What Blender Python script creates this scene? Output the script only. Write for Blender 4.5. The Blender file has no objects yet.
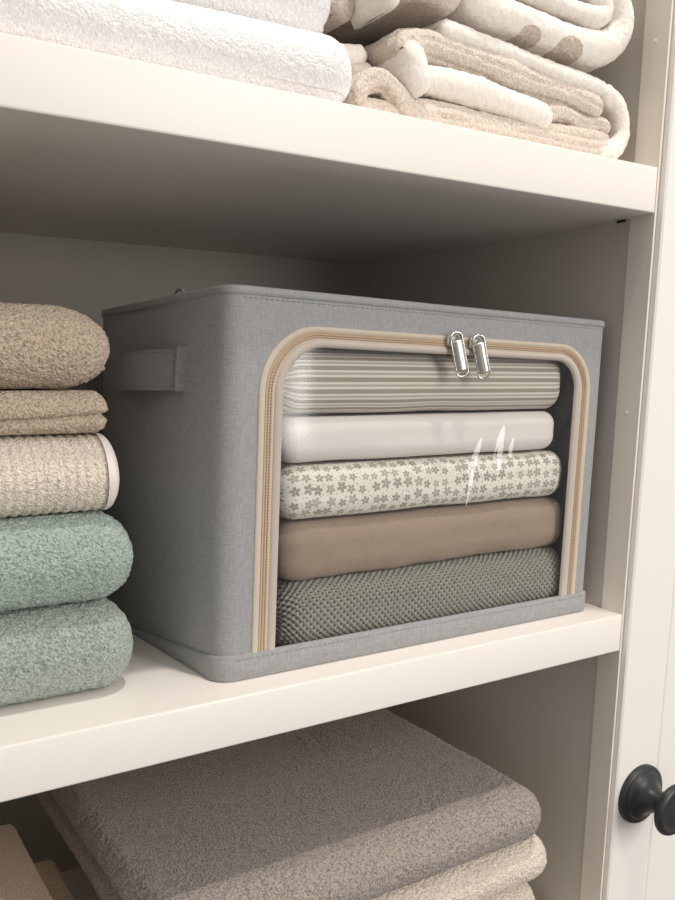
import bpy, math, random
import numpy as np
from mathutils import Matrix, Vector

S = bpy.context.scene
C = S.collection
PI = math.pi
rng = np.random.default_rng(7)

# ------------------------------------------------------------------ camera
cam_d = bpy.data.cameras.new('camera')
cam = bpy.data.objects.new('camera', cam_d)
C.objects.link(cam)
Rm = ((0.832893, 0.127963, -0.538437), (-0.553412, 0.20123, -0.808234), (0.004926, 0.97115, 0.238419))
M4 = Matrix(Rm).to_4x4()
M4.translation = Vector((-0.661187, -0.532782, 0.221802))
cam.matrix_world = M4
cam_d.sensor_fit = 'AUTO'
cam_d.sensor_width = 36.0
cam_d.lens = 870.5637 / 900 * 36.0
cam_d.shift_x = -0.023265
cam_d.shift_y = 0.155767
cam_d.clip_start = 0.01
S.camera = cam

# ------------------------------------------------------------------ light and exposure
S.view_settings.view_transform = 'Standard'
S.view_settings.look = 'None'
S.view_settings.gamma = 1.0
S.view_settings.use_curve_mapping = False
S.view_settings.exposure = 0.13
W = bpy.data.worlds.new('room_light')
S.world = W
W.use_nodes = True
bg = W.node_tree.nodes['Background']
bg.inputs['Strength'].default_value = 1.0
# a bright room: pale ceiling and walls above, a dark floor below
_wn = W.node_tree.nodes; _wl = W.node_tree.links
_tc = _wn.new('ShaderNodeTexCoord'); _sx = _wn.new('ShaderNodeSeparateXYZ'); _wl.new(_tc.outputs['Generated'], _sx.inputs[0])
_mr = _wn.new('ShaderNodeMapRange'); _wl.new(_sx.outputs['Z'], _mr.inputs['Value'])
_mr.inputs['From Min'].default_value = -0.45; _mr.inputs['From Max'].default_value = 0.45
_cr = _wn.new('ShaderNodeValToRGB'); _wl.new(_mr.outputs[0], _cr.inputs['Fac'])
_e = _cr.color_ramp.elements
_e[0].position = 0.0; _e[0].color = (0.17, 0.16, 0.148, 1)
_e[1].position = 1.0; _e[1].color = (0.62, 0.60, 0.575, 1)
_e = _e.new(0.5); _e.color = (0.55, 0.53, 0.51, 1)
_wl.new(_cr.outputs['Color'], bg.inputs['Color'])

def area(name, loc, target, sx, sy, power, color, shape='RECTANGLE'):
    d = bpy.data.lights.new(name, 'AREA')
    d.shape = shape
    d.size = sx
    d.size_y = sy
    d.energy = power
    d.color = color
    o = bpy.data.objects.new(name, d)
    C.objects.link(o)
    o.location = loc
    o.rotation_euler = (Vector(target) - Vector(loc)).to_track_quat('-Z', 'Y').to_euler()
    return o
area('ceiling_downlight', (-0.12, -0.42, 2.05), (-0.2, 0.0, 0.0), 0.08, 0.08, 14, (1.0, 0.93, 0.85), 'DISK')
area('front_right_fill', (0.75, -2.6, 0.90), (-0.2, 0.0, 0.15), 0.9, 2.0, 42, (1.0, 0.955, 0.91))  # added fill light, brightens the front faces and glints on the vinyl creases

# ------------------------------------------------------------------ noise (numpy)
def _hash(ix, iy, iz, seed):
    h = (ix.astype(np.int64) * 374761393 + iy.astype(np.int64) * 668265263 + iz.astype(np.int64) * 2147483647 + seed * 1274126177)
    h = (h ^ (h >> 13)) * 1274126177
    h = h ^ (h >> 16)
    return (h & 0xffff) / 32767.5 - 1.0

def vnoise(P, wl, seed=0):
    q = P / wl
    i = np.floor(q)
    f = q - i
    f = f * f * (3 - 2 * f)
    i = i.astype(np.int64)
    r = np.zeros(len(P))
    for dx in (0, 1):
        wx = f[:, 0] if dx else 1 - f[:, 0]
        for dy in (0, 1):
            wy = f[:, 1] if dy else 1 - f[:, 1]
            for dz in (0, 1):
                wz = f[:, 2] if dz else 1 - f[:, 2]
                r += wx * wy * wz * _hash(i[:, 0] + dx, i[:, 1] + dy, i[:, 2] + dz, seed)
    return r

# ------------------------------------------------------------------ mesh helpers
def link(name, me, parent=None, loc=(0, 0, 0), mats=()):
    for m in mats:
        me.materials.append(m)
    o = bpy.data.objects.new(name, me)
    C.objects.link(o)
    if parent is not None:
        o.parent = parent
    else:
        o.location = loc
    return o

def mesh(name, V, F, mats, parent=None, origin=(0, 0, 0), smooth=True, matidx=None, uv=None, loc=None):
    """V (n,3) array, F (m,4) or (m,3) int array -> one object whose vertices are stored relative to origin."""
    V = np.asarray(V, dtype=np.float64) - np.asarray(origin, dtype=np.float64)
    F = np.asarray(F, dtype=np.int32)
    k = F.shape[1]
    me = bpy.data.meshes.new(name)
    me.vertices.add(len(V))
    me.vertices.foreach_set('co', V.astype(np.float32).ravel())
    me.loops.add(F.size)
    me.loops.foreach_set('vertex_index', F.ravel())
    me.polygons.add(len(F))
    me.polygons.foreach_set('loop_start', np.arange(0, F.size, k, dtype=np.int32))
    if matidx is not None:
        me.polygons.foreach_set('material_index', np.asarray(matidx, dtype=np.int32))
    me.polygons.foreach_set('use_smooth', np.full(len(F), smooth))
    if uv is not None:
        l = me.uv_layers.new(name='UVMap')
        l.data.foreach_set('uv', np.asarray(uv, dtype=np.float32)[F.ravel()].ravel())
    me.update(calc_edges=True)
    me.validate()
    o = link(name, me, parent, origin if parent is None else (0, 0, 0), mats if isinstance(mats, (list, tuple)) else [mats])
    return o

def tag(o, label, cat, group=None, kind=None):
    if label: o['label'] = label
    if cat: o['category'] = cat
    if group: o['group'] = group
    if kind: o['kind'] = kind
    return o

def thing(name, label, cat, loc, group=None):
    o = bpy.data.objects.new(name, None)
    o.empty_display_size = 0.02
    C.objects.link(o)
    o.location = loc
    return tag(o, label, cat, group)

def weld(V, F, extra=None):
    key = np.round(V * 2e6).astype(np.int64)
    _, idx, inv = np.unique(key, axis=0, return_index=True, return_inverse=True)
    inv = inv.ravel()
    F = inv[F]
    ok = np.ones(len(F), bool)
    for a in range(4):
        for b in range(a + 1, 4):
            ok &= F[:, a] != F[:, b]
    return V[idx], F[ok], idx

def grid_faces(n, m, off=0):
    a = np.arange(n * m).reshape(n, m) + off
    return np.stack([a[:-1, :-1], a[1:, :-1], a[1:, 1:], a[:-1, 1:]], -1).reshape(-1, 4)

def axis_steps(lo, hi, r, step, graded=False):
    """positions along an axis, finer inside the rounded ends; graded = fine near lo, coarse near hi"""
    L = hi - lo
    r = min(r, L / 2 - 1e-6)
    n1 = max(3, int(r * 1.35 / step))
    a = np.linspace(0, 1, n1 + 1)
    a = np.tan(a * PI / 4) * r                     # even angles after projection to the round
    ends = r - a[::-1]
    if graded:
        mid = [r]
        s = step
        while mid[-1] + s < L - r:
            mid.append(mid[-1] + s)
            if mid[-1] > graded:
                s = min(s * 1.06, 0.012)
        mid.append(L - r)
        mid = np.array(mid)
        k = max(3, int(r / 0.006))
        tail = L - r + np.tan(np.linspace(0, 1, k + 1) * PI / 4) * r
    else:
        mid = np.linspace(r, L - r, max(2, int((L - 2 * r) / step) + 1))
        tail = L - ends[::-1]
    return lo + np.unique(np.round(np.concatenate([ends, mid, tail]), 7))

def rounded_box(lo, hi, rad, step, graded=0.08):
    """dense rounded box: V, F, N"""
    lo = np.array(lo, float); hi = np.array(hi, float); rad = np.minimum(np.array(rad, float), (hi - lo) / 2 - 1e-5)
    X = axis_steps(lo[0], hi[0], rad[0], step)
    Y = axis_steps(lo[1], hi[1], rad[1], step, graded)
    Z = axis_steps(lo[2], hi[2], rad[2], step)
    Vs, Fs, off = [], [], 0
    def add(A, B, make, flip):
        nonlocal off
        a, b = np.meshgrid(A, B, indexing='ij')
        V = make(a.ravel(), b.ravel())
        F = grid_faces(len(A), len(B), off)
        if flip: F = F[:, ::-1]
        Vs.append(V); Fs.append(F); off += len(V)
    k = lambda v, a: np.full_like(a, v)
    add(X, Y, lambda a, b: np.stack([a, b, k(hi[2], a)], -1), False)
    add(X, Y, lambda a, b: np.stack([a, b, k(lo[2], a)], -1), True)
    add(X, Z, lambda a, b: np.stack([a, k(lo[1], a), b], -1), False)
    add(X, Z, lambda a, b: np.stack([a, k(hi[1], a), b], -1), True)
    add(Y, Z, lambda a, b: np.stack([k(hi[0], a), a, b], -1), False)
    add(Y, Z, lambda a, b: np.stack([k(lo[0], a), a, b], -1), True)
    V = np.concatenate(Vs); F = np.concatenate(Fs)
    V, F, _ = weld(V, F)
    inner = np.clip(V, lo + rad, hi - rad)
    d = (V - inner) / rad
    n = np.linalg.norm(d, axis=1)
    onface = np.maximum(np.abs(d).max(1), 1e-9)
    d = d / np.maximum(n, 1e-9)[:, None]
    P = inner + d * rad
    N = d / rad
    N /= np.maximum(np.linalg.norm(N, axis=1), 1e-9)[:, None]
    return P, F, N

def terry(P, N, amp, seed=0, wl=0.0032):
    d = vnoise(P, wl, seed) * 0.6 + vnoise(P, wl * 0.55, seed + 1) * 0.55 + vnoise(P, wl * 3.1, seed + 2) * 0.35
    return P + N * (d * amp)[:, None]

def tube(path, r, sides=8, closed=False, caps=True):
    P = np.asarray(path, float)
    n = len(P)
    T = np.gradient(P, axis=0) if not closed else np.roll(P, -1, 0) - np.roll(P, 1, 0)
    T /= np.linalg.norm(T, axis=1)[:, None]
    ref = np.array([0, 1.0, 0])
    if abs(np.abs(T @ ref)).mean() > 0.8: ref = np.array([1.0, 0, 0])
    A = np.cross(T, ref); A /= np.linalg.norm(A, axis=1)[:, None]
    B = np.cross(T, A)
    r = np.broadcast_to(np.asarray(r, float), (n,))
    th = np.linspace(0, 2 * PI, sides, endpoint=False)
    V = P[:, None] + r[:, None, None] * (np.cos(th)[None, :, None] * A[:, None] + np.sin(th)[None, :, None] * B[:, None])
    idx = np.arange(n * sides).reshape(n, sides)
    nx = np.roll(idx, -1, 1)
    if closed:
        i2 = np.roll(idx, -1, 0); n2 = np.roll(nx, -1, 0)
        F = np.stack([idx, nx, n2, i2], -1).reshape(-1, 4)
        return V.reshape(-1, 3), F
    F = np.stack([idx[:-1], nx[:-1], nx[1:], idx[1:]], -1).reshape(-1, 4)
    V = V.reshape(-1, 3)
    V = np.vstack([V, P[:1], P[-1:]])
    c0, c1 = n * sides, n * sides + 1
    cf = [[c0, nx[0, j], idx[0, j], c0] for j in range(sides)] + [[c1, idx[-1, j], nx[-1, j], c1] for j in range(sides)]
    return V, F, np.array(cf)[:, :3]

def tube_obj(name, path, r, m, parent=None, sides=8, closed=False, origin=(0, 0, 0)):
    res = tube(path, r, sides, closed)
    if closed:
        return mesh(name, res[0], res[1], m, parent, origin)
    V, F, T = res
    return poly_mesh(name, V, F.tolist() + T.tolist(), m, parent, origin)

def poly_mesh(name, V, F, m, parent=None, origin=(0, 0, 0), smooth=True):
    me = bpy.data.meshes.new(name)
    V = np.asarray(V, float) - np.asarray(origin, float)
    me.from_pydata([tuple(v) for v in V], [], F)
    me.polygons.foreach_set('use_smooth', np.full(len(me.polygons), smooth))
    me.update()
    return link(name, me, parent, origin, m if isinstance(m, (list, tuple)) else [m])

def box_bevel(name, lo, hi, bev, m, parent=None, origin=(0, 0, 0), seg=3):
    import bmesh
    bm = bmesh.new()
    bmesh.ops.create_cube(bm, size=1)
    lo = np.array(lo); hi = np.array(hi)
    for v in bm.verts:
        v.co = Vector(((lo + hi) / 2 + np.array(v.co) * (hi - lo) - np.array(origin)).tolist())
    if bev > 0:
        bmesh.ops.bevel(bm, geom=list(bm.edges), offset=bev, segments=seg, profile=0.5, affect='EDGES')
    me = bpy.data.meshes.new(name)
    bm.to_mesh(me); bm.free()
    for p in me.polygons: p.use_smooth = bev > 0
    if bev > 0:
        try: me.set_sharp_from_angle(angle=math.radians(50))
        except Exception: pass
    return link(name, me, parent, origin, [m])

# ------------------------------------------------------------------ materials
def srgb(r, g, b):
    f = lambda c: (c / 12.92 if c <= 0.04045 else ((c + 0.055) / 1.055) ** 2.4)
    return (f(r / 255), f(g / 255), f(b / 255), 1)

class NT:
    def __init__(s, name):
        s.m = bpy.data.materials.new(name); s.m.use_nodes = True
        s.t = s.m.node_tree; s.n = s.t.nodes
        s.b = s.n['Principled BSDF']; s.out = s.n['Material Output']
    def new(s, typ, **kw):
        x = s.n.new(typ)
        for k, v in kw.items(): setattr(x, k, v)
        return x
    def lk(s, a, b): s.t.links.new(a, b)
    def math(s, op, a, b=None, c=None):
        x = s.new('ShaderNodeMath', operation=op)
        for i, v in enumerate((a, b, c)):
            if v is None: continue
            if isinstance(v, (int, float)): x.inputs[i].default_value = v
            else: s.lk(v, x.inputs[i])
        return x.outputs[0]
    def coord(s, which='Object', scale=(1, 1, 1)):
        tc = s.new('ShaderNodeTexCoord')
        mp = s.new('ShaderNodeMapping')
        mp.inputs['Scale'].default_value = scale
        s.lk(tc.outputs[which], mp.inputs['Vector'])
        return mp.outputs[0]
    def noise(s, vec, scale, detail=2, rough=0.5):
        x = s.new('ShaderNodeTexNoise')
        x.inputs['Scale'].default_value = scale; x.inputs['Detail'].default_value = detail; x.inputs['Roughness'].default_value = rough
        s.lk(vec, x.inputs['Vector'])
        return x.outputs['Fac']
    def ramp(s, fac, stops):
        x = s.new('ShaderNodeValToRGB')
        e = x.color_ramp.elements
        while len(e) < len(stops): e.new(0.5)
        for k, (p, c) in enumerate(stops):
            e[k].position = p; e[k].color = c
        s.lk(fac, x.inputs['Fac'])
        return x.outputs['Color']
    def mix(s, fac, a, b):
        x = s.new('ShaderNodeMix', data_type='RGBA')
        for sock, v in ((x.inputs[0], fac), (x.inputs[6], a), (x.inputs[7], b)):
            if isinstance(v, (int, float)): sock.default_value = v
            elif isinstance(v, tuple): sock.default_value = v
            else: s.lk(v, sock)
        return x.outputs[2]
    def bump(s, h, strength, dist):
        x = s.new('ShaderNodeBump')
        x.inputs['Strength'].default_value = strength; x.inputs['Distance'].default_value = dist
        s.lk(h, x.inputs['Height'])
        s.lk(x.outputs['Normal'], s.b.inputs['Normal'])
    def base(s, c, rough=0.6, spec=0.3, sheen=0.0):
        if isinstance(c, tuple): s.b.inputs['Base Color'].default_value = c
        else: s.lk(c, s.b.inputs['Base Color'])
        s.b.inputs['Roughness'].default_value = rough
        s.b.inputs['Specular IOR Level'].default_value = spec
        if sheen:
            s.b.inputs['Sheen Weight'].default_value = sheen
            s.b.inputs['Sheen Roughness'].default_value = 0.6

def lac(name, col, rough=0.35, spec=0.4):
    t = NT(name)
    v = t.coord()
    n = t.noise(v, 9, 3)
    a = tuple(c * 0.975 for c in col[:3]) + (1,)
    t.base(t.mix(n, col, a), rough, spec)
    t.bump(t.noise(v, 260, 2), 0.06, 0.0006)
    return t.m

def terry_mat(name, col, dark=0.72, sheen=0.25, scale=520, bmp=0.9):
    t = NT(name)
    v = t.coord()
    n = t.noise(v, scale, 3, 0.65)
    d = tuple(c * dark for c in col[:3]) + (1,)
    l = tuple(min(1, c * 1.12) for c in col[:3]) + (1,)
    t.base(t.ramp(n, [(0.38, d), (0.52, col), (0.64, l)]), 0.95, 0.08, sheen)
    vo = t.new('ShaderNodeTexVoronoi'); vo.inputs['Scale'].default_value = 620
    t.lk(v, vo.inputs['Vector'])
    h = t.math('SUBTRACT', t.math('MULTIPLY', n, 1.2), vo.outputs['Distance'])
    t.bump(h, bmp, 0.0014)
    return t.m

def linen(name, col, lo=0.87, hi=1.12, s=1.0):
    t = NT(name)
    a = t.noise(t.coord(scale=(170 * s, 170 * s, 1100 * s)), 1, 2)
    b = t.noise(t.coord(scale=(1100 * s, 1100 * s, 170 * s)), 1, 2)
    f = t.math('MULTIPLY_ADD', a, 0.5, t.math('MULTIPLY', b, 0.5))
    t.base(t.ramp(f, [(0.36, tuple(c * lo for c in col[:3]) + (1,)), (0.64, tuple(min(1, c * hi) for c in col[:3]) + (1,))]), 0.85, 0.15, 0.15)
    t.bump(f, 0.35, 0.0006)
    return t.m

def cloth(name, col, var=0.93, wl=900, bump=0.15):
    t = NT(name)
    v = t.coord()
    n = t.noise(v, wl, 2)
    t.base(t.mix(n, tuple(c * var for c in col[:3]) + (1,), col), 0.8, 0.15, 0.1)
    t.bump(n, bump, 0.0005)
    return t.m

def plain(name, col, rough=0.5, spec=0.3, metal=0.0):
    t = NT(name)
    t.base(col, rough, spec)
    t.b.inputs['Metallic'].default_value = metal
    t.bump(t.noise(t.coord(), 700, 2), 0.05, 0.0003)
    return t.m

M = {}
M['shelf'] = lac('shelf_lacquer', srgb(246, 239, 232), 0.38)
M['panel'] = lac('shaded_panel_melamine', srgb(176, 169, 161), 0.5, 0.3)  # white boards darkened to taupe: the dim interior's shade put into the colour
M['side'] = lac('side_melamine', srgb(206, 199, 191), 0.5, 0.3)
M['stile'] = lac('stile_paint', srgb(234, 226, 216), 0.45, 0.3)
M['door'] = lac('door_paint', srgb(244, 239, 233), 0.32, 0.45)
M['knob'] = plain('knob_iron', srgb(44, 44, 44), 0.38, 0.5)
M['box'] = linen('grey_linen', srgb(156, 156, 157))
M['boxseam'] = cloth('seam_thread', srgb(138, 139, 141), 0.9, 2500)
M['lining'] = plain('grey_lining', srgb(150, 147, 142), 0.28, 0.6)
M['tape'] = linen('zipper_tape_beige', srgb(204, 191, 174), 0.93, 1.05, 2)
M['coil'] = plain('zipper_coil_tan', srgb(188, 164, 138), 0.5, 0.35)
M['piping'] = linen('piping_greige', srgb(190, 180, 169), 0.92, 1.06, 2)
M['chrome'] = plain('zipper_nickel', srgb(205, 202, 196), 0.22, 0.5, 1.0)
M['white_towel'] = terry_mat('white_terry', srgb(246, 243, 243), 0.95, 0.2, 520, 0.45)
M['brown_terry'] = terry_mat('brown_terry', srgb(207, 188, 165), 0.6)
M['pink_waffle'] = terry_mat('pink_beige_waffle', srgb(243, 230, 214), 0.8)
M['hem'] = cloth('hem_white', srgb(240, 230, 224), 0.95, 1500)
M['sage'] = terry_mat('sage_terry', srgb(172, 189, 180), 0.6)
M['sage_grey'] = terry_mat('sage_grey_terry', srgb(172, 183, 173), 0.58)
M['grey_terry'] = terry_mat('taupe_grey_terry', srgb(174, 161, 152), 0.52)
M['cream_terry'] = terry_mat('cream_terry', srgb(238, 224, 208), 0.72)
M['beige_cloth'] = terry_mat('beige_terry', srgb(214, 190, 162), 0.8)
M['plush_beige'] = terry_mat('plush_beige', srgb(226, 212, 198), 0.86, 0.3, 430, 0.6)
M['white_sheet'] = cloth('white_cotton', srgb(234, 228, 222), 0.96, 1400, 0.08)
M['brown_sheet'] = linen('brown_cotton', srgb(160, 141, 123), 0.93, 1.06, 1.2)

def plush_mat():
    t = NT('plush_cream_spotted')
    tc = t.new('ShaderNodeTexCoord')
    v = tc.outputs['Object']
    sep = t.new('ShaderNodeSeparateXYZ'); t.lk(v, sep.inputs[0])
    wob = t.noise(v, 60, 2)
    mask = None
    for (x, z, rx, rz) in PLUSH_SPOTS:
        dx = t.math('DIVIDE', t.math('SUBTRACT', sep.outputs[0], x), rx)
        dz = t.math('DIVIDE', t.math('SUBTRACT', sep.outputs[2], z), rz)
        r = t.math('ADD', t.math('ADD', t.math('MULTIPLY', dx, dx), t.math('MULTIPLY', dz, dz)), t.math('MULTIPLY', t.math('SUBTRACT', wob, 0.5), 0.9))
        k = t.math('LESS_THAN', r, 1.0)
        mask = k if mask is None else t.math('MAXIMUM', mask, k)
    n = t.noise(v, 430, 3, 0.65)
    c1 = t.ramp(n, [(0.3, srgb(236, 228, 218)), (0.6, srgb(246, 240, 232))])
    c2 = t.ramp(n, [(0.3, srgb(176, 160, 146)), (0.65, srgb(220, 206, 192))])
    t.base(t.mix(mask, c1, c2), 0.95, 0.08, 0.25)
    t.bump(n, 0.5, 0.0012)
    return t.m
def striped_mat():
    t = NT('striped_cotton')
    tc = t.new('ShaderNodeTexCoord'); sep = t.new('ShaderNodeSeparateXYZ'); t.lk(tc.outputs['UV'], sep.inputs[0])
    s = sep.outputs[1]
    ph = t.math('FRACT', t.math('DIVIDE', s, 0.0088))
    fine = t.noise(t.coord(scale=(300, 300, 2500)), 1, 2)
    col = t.ramp(ph, [(0.0, srgb(160, 150, 136)), (0.36, srgb(165, 155, 141)), (0.40, srgb(232, 225, 214)), (0.55, srgb(236, 229, 219)), (0.60, srgb(186, 176, 163)),
                      (0.76, srgb(190, 180, 168)), (0.8, srgb(228, 221, 210)), (0.96, srgb(232, 225, 214)), (1.0, srgb(160, 150, 136))])
    t.base(t.mix(t.math('MULTIPLY', fine, 0.2), col, srgb(150, 140, 128)), 0.85, 0.1, 0.1)
    t.bump(fine, 0.15, 0.0005)
    return t.m
def floral_mat():
    t = NT('floral_cotton')
    tc = t.new('ShaderNodeTexCoord')
    mp = t.new('ShaderNodeMapping'); mp.inputs['Scale'].default_value = (94, 94, 1)
    t.lk(tc.outputs['UV'], mp.inputs['Vector'])
    vo = t.new('ShaderNodeTexVoronoi', voronoi_dimensions='2D', feature='F1')
    vo.inputs['Scale'].default_value = 1.0; vo.inputs['Randomness'].default_value = 0.42
    t.lk(mp.outputs[0], vo.inputs['Vector'])
    df = t.new('ShaderNodeVectorMath', operation='SUBTRACT')
    t.lk(mp.outputs[0], df.inputs[0]); t.lk(vo.outputs['Position'], df.inputs[1])
    sp = t.new('ShaderNodeSeparateXYZ'); t.lk(df.outputs[0], sp.inputs[0])
    cs = t.new('ShaderNodeSeparateColor'); t.lk(vo.outputs['Color'], cs.inputs[0])
    th = t.math('ARCTAN2', sp.outputs[1], sp.outputs[0])
    ang = t.math('ADD', t.math('MULTIPLY', th, 2.5), t.math('MULTIPLY', cs.outputs[0], 6.28))
    pet = t.math('ABSOLUTE', t.math('COSINE', ang))
    rad = t.math('MULTIPLY', t.math('MULTIPLY_ADD', t.math('POWER', pet, 0.75), 0.28, 0.12), t.math('MULTIPLY_ADD', cs.outputs[1], 0.35, 0.85))
    r = vo.outputs['Distance']
    flower = t.math('MULTIPLY', t.math('LESS_THAN', r, rad), t.math('GREATER_THAN', r, 0.055))
    # little leaves between the flowers
    v2 = t.new('ShaderNodeTexVoronoi', voronoi_dimensions='2D', feature='F1')
    v2.inputs['Scale'].default_value = 2.3; v2.inputs['Randomness'].default_value = 1.0
    t.lk(mp.outputs[0], v2.inputs['Vector'])
    leaf = t.math('MULTIPLY', t.math('LESS_THAN', v2.outputs['Distance'], 0.13), t.math('GREATER_THAN', r, 0.47))
    mask = t.math('MAXIMUM', flower, leaf)
    tone = t.mix(cs.outputs[2], srgb(160, 153, 142), srgb(186, 179, 168))
    t.base(t.mix(mask, srgb(236, 231, 220), tone), 0.8, 0.12, 0.1)
    t.bump(t.noise(t.coord(), 1400, 2), 0.1, 0.0004)
    return t.m
def knit_mat():
    t = NT('green_knit')
    v = t.coord()
    n = t.noise(v, 700, 3, 0.6)
    at = t.new('ShaderNodeAttribute', attribute_name='knit')
    yarn = t.ramp(n, [(0.3, srgb(138, 137, 126)), (0.7, srgb(174, 172, 161))])
    hole = t.ramp(at.outputs['Fac'], [(0.0, (0, 0, 0, 1)), (0.30, (0, 0, 0, 1)), (0.75, (1, 1, 1, 1))])
    t.base(t.mix(hole, yarn, srgb(82, 81, 72)), 0.95, 0.08, 0.15)
    t.bump(n, 0.5, 0.0008)
    return t.m
def vinyl_mat():
    t = NT('clear_vinyl')
    tr = t.new('ShaderNodeBsdfTransparent'); tr.inputs['Color'].default_value = (0.95, 0.955, 0.955, 1)
    gl = t.new('ShaderNodeBsdfGlossy'); gl.inputs['Roughness'].default_value = 0.08
    ge = t.new('ShaderNodeNewGeometry')
    dp = t.new('ShaderNodeVectorMath', operation='DOT_PRODUCT')
    t.lk(ge.outputs['Normal'], dp.inputs[0]); t.lk(ge.outputs['Incoming'], dp.inputs[1])
    k = t.math('SUBTRACT', 1.0, t.math('ABSOLUTE', dp.outputs['Value']))
    fr = t.math('MINIMUM', t.math('MULTIPLY_ADD', t.math('POWER', k, 5.0), 0.93, 0.05), 1.0)
    mx = t.new('ShaderNodeMixShader')
    t.lk(fr, mx.inputs[0]); t.lk(tr.outputs[0], mx.inputs[1]); t.lk(gl.outputs[0], mx.inputs[2])
    t.lk(mx.outputs[0], t.out.inputs['Surface'])
    return t.m
# spots in the upper plush towel's own coordinates (x along the shelf, z up from the shelf)
PLUSH_ORIGIN = (-0.16, 0.03, 0.397)
PLUSH_SPOTS = [(-0.135 + 0.16, 0.0790, 0.011, 0.0080), (-0.092 + 0.16, 0.0775, 0.0145, 0.0100)]
M['plush'] = plush_mat()
PLUSH_SPOTS = [(5.0, 5.0, 0.01, 0.01)]
M['plush_plain'] = plush_mat()
M['stripe'] = striped_mat(); M['floral'] = floral_mat(); M['knit'] = knit_mat(); M['vinyl'] = vinyl_mat()

# ------------------------------------------------------------------ the cabinet
XL, XR, D = -0.73, 0.004, 0.444
T = 0.0365                                   # shelf thickness
cab = thing('built_in_cabinet', 'white built-in linen cabinet with thick open shelves and a white door with a black knob', 'cabinet', (0, 0, -0.36))
CO = (0, 0, -0.36)
def shelf(ztop, label):
    # one board: front nosing ends at x=0, the rest runs back to the side panel
    import bmesh
    bm = bmesh.new()
    pts = [(XL, 0.0), (0.0, 0.0), (0.0008, 0.027), (0.0038, 0.027), (0.0038, D), (XL, D)]
    lo = [bm.verts.new((x, y, ztop - T - CO[2])) for x, y in pts]
    hi = [bm.verts.new((x, y, ztop - CO[2])) for x, y in pts]
    bm.faces.new(lo[::-1]); bm.faces.new(hi)
    n = len(pts)
    for i in range(n):
        bm.faces.new((lo[i], lo[(i + 1) % n], hi[(i + 1) % n], hi[i]))
    ed = [e for e in bm.edges if all(abs(v.co.y) < 1e-6 for v in e.verts)]
    bmesh.ops.bevel(bm, geom=ed, offset=0.0016, segments=3, profile=0.5, affect='EDGES')
    bmesh.ops.recalc_face_normals(bm, faces=bm.faces)
    me = bpy.data.meshes.new('shelf'); bm.to_mesh(me); bm.free()
    for p in me.polygons: p.use_smooth = True
    me.set_sharp_from_angle(angle=math.radians(40))
    o = link('shelf', me, cab, mats=[M['shelf']])
    o['label'] = label
    return o
shelf(0.397, 'upper white shelf board under the white and cream towels')
shelf(0.0, 'middle white shelf board carrying the grey storage box')
shelf(-0.36, 'lowest white shelf board under the grey bath towel stack')
shelf(0.794, 'top white shelf board closing the cabinet')
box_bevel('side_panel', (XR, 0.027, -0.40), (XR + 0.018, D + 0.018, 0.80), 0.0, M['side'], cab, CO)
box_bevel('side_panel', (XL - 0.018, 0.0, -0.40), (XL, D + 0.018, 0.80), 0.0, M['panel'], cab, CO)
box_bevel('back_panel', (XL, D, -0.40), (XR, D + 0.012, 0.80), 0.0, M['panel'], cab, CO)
# front stile, its inner face slightly splayed
sp = [(0.0002, 0.0), (0.0026, 0.0), (0.0026, 0.005), (0.045, 0.005), (0.045, 0.027), (0.0010, 0.027)]
n = len(sp)
V = [(x, y, -0.40) for x, y in sp] + [(x, y, 0.80) for x, y in sp]
F = [list(range(n))[::-1], list(range(n, 2 * n))] + [[i, (i + 1) % n, n + (i + 1) % n, n + i] for i in range(n)]
poly_mesh('front_stile', V, F, M['stile'], cab, CO, smooth=False)
def disc(name, c, nrm, r, h, m, parent, origin, seg=20):
    nrm = Vector(nrm).normalized(); q = nrm.to_track_quat('Z', 'Y')
    prof = [(0, h), (r * 0.75, h), (r, h * 0.4), (r, -h)]
    V, F = [], []
    for i in range(seg):
        a = 2 * PI * i / seg
        for rr, z in prof:
            V.append(tuple(Vector(c) + q @ Vector((rr * math.cos(a), rr * math.sin(a), z))))
    k = len(prof)
    for i in range(seg):
        j = (i + 1) % seg
        for b in range(k - 1):
            F.append([i * k + b, i * k + b + 1, j * k + b + 1, j * k + b])
    return poly_mesh(name, V, F, m, parent, origin)
sn = (-1, 0.03, 0)
for z in (0.19, 0.497):
    disc('filler_cap', (0.0007, 0.0150, z), sn, 0.0022, 0.0005, M['stile'], cab, CO)
box_bevel('shelf_bracket', (0.0025, 0.034, 0.3580), (0.0042, 0.044, 0.3602), 0.0006, M['knob'], cab, CO)['label'] = 'small dark shelf support peg under the upper shelf'

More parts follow.
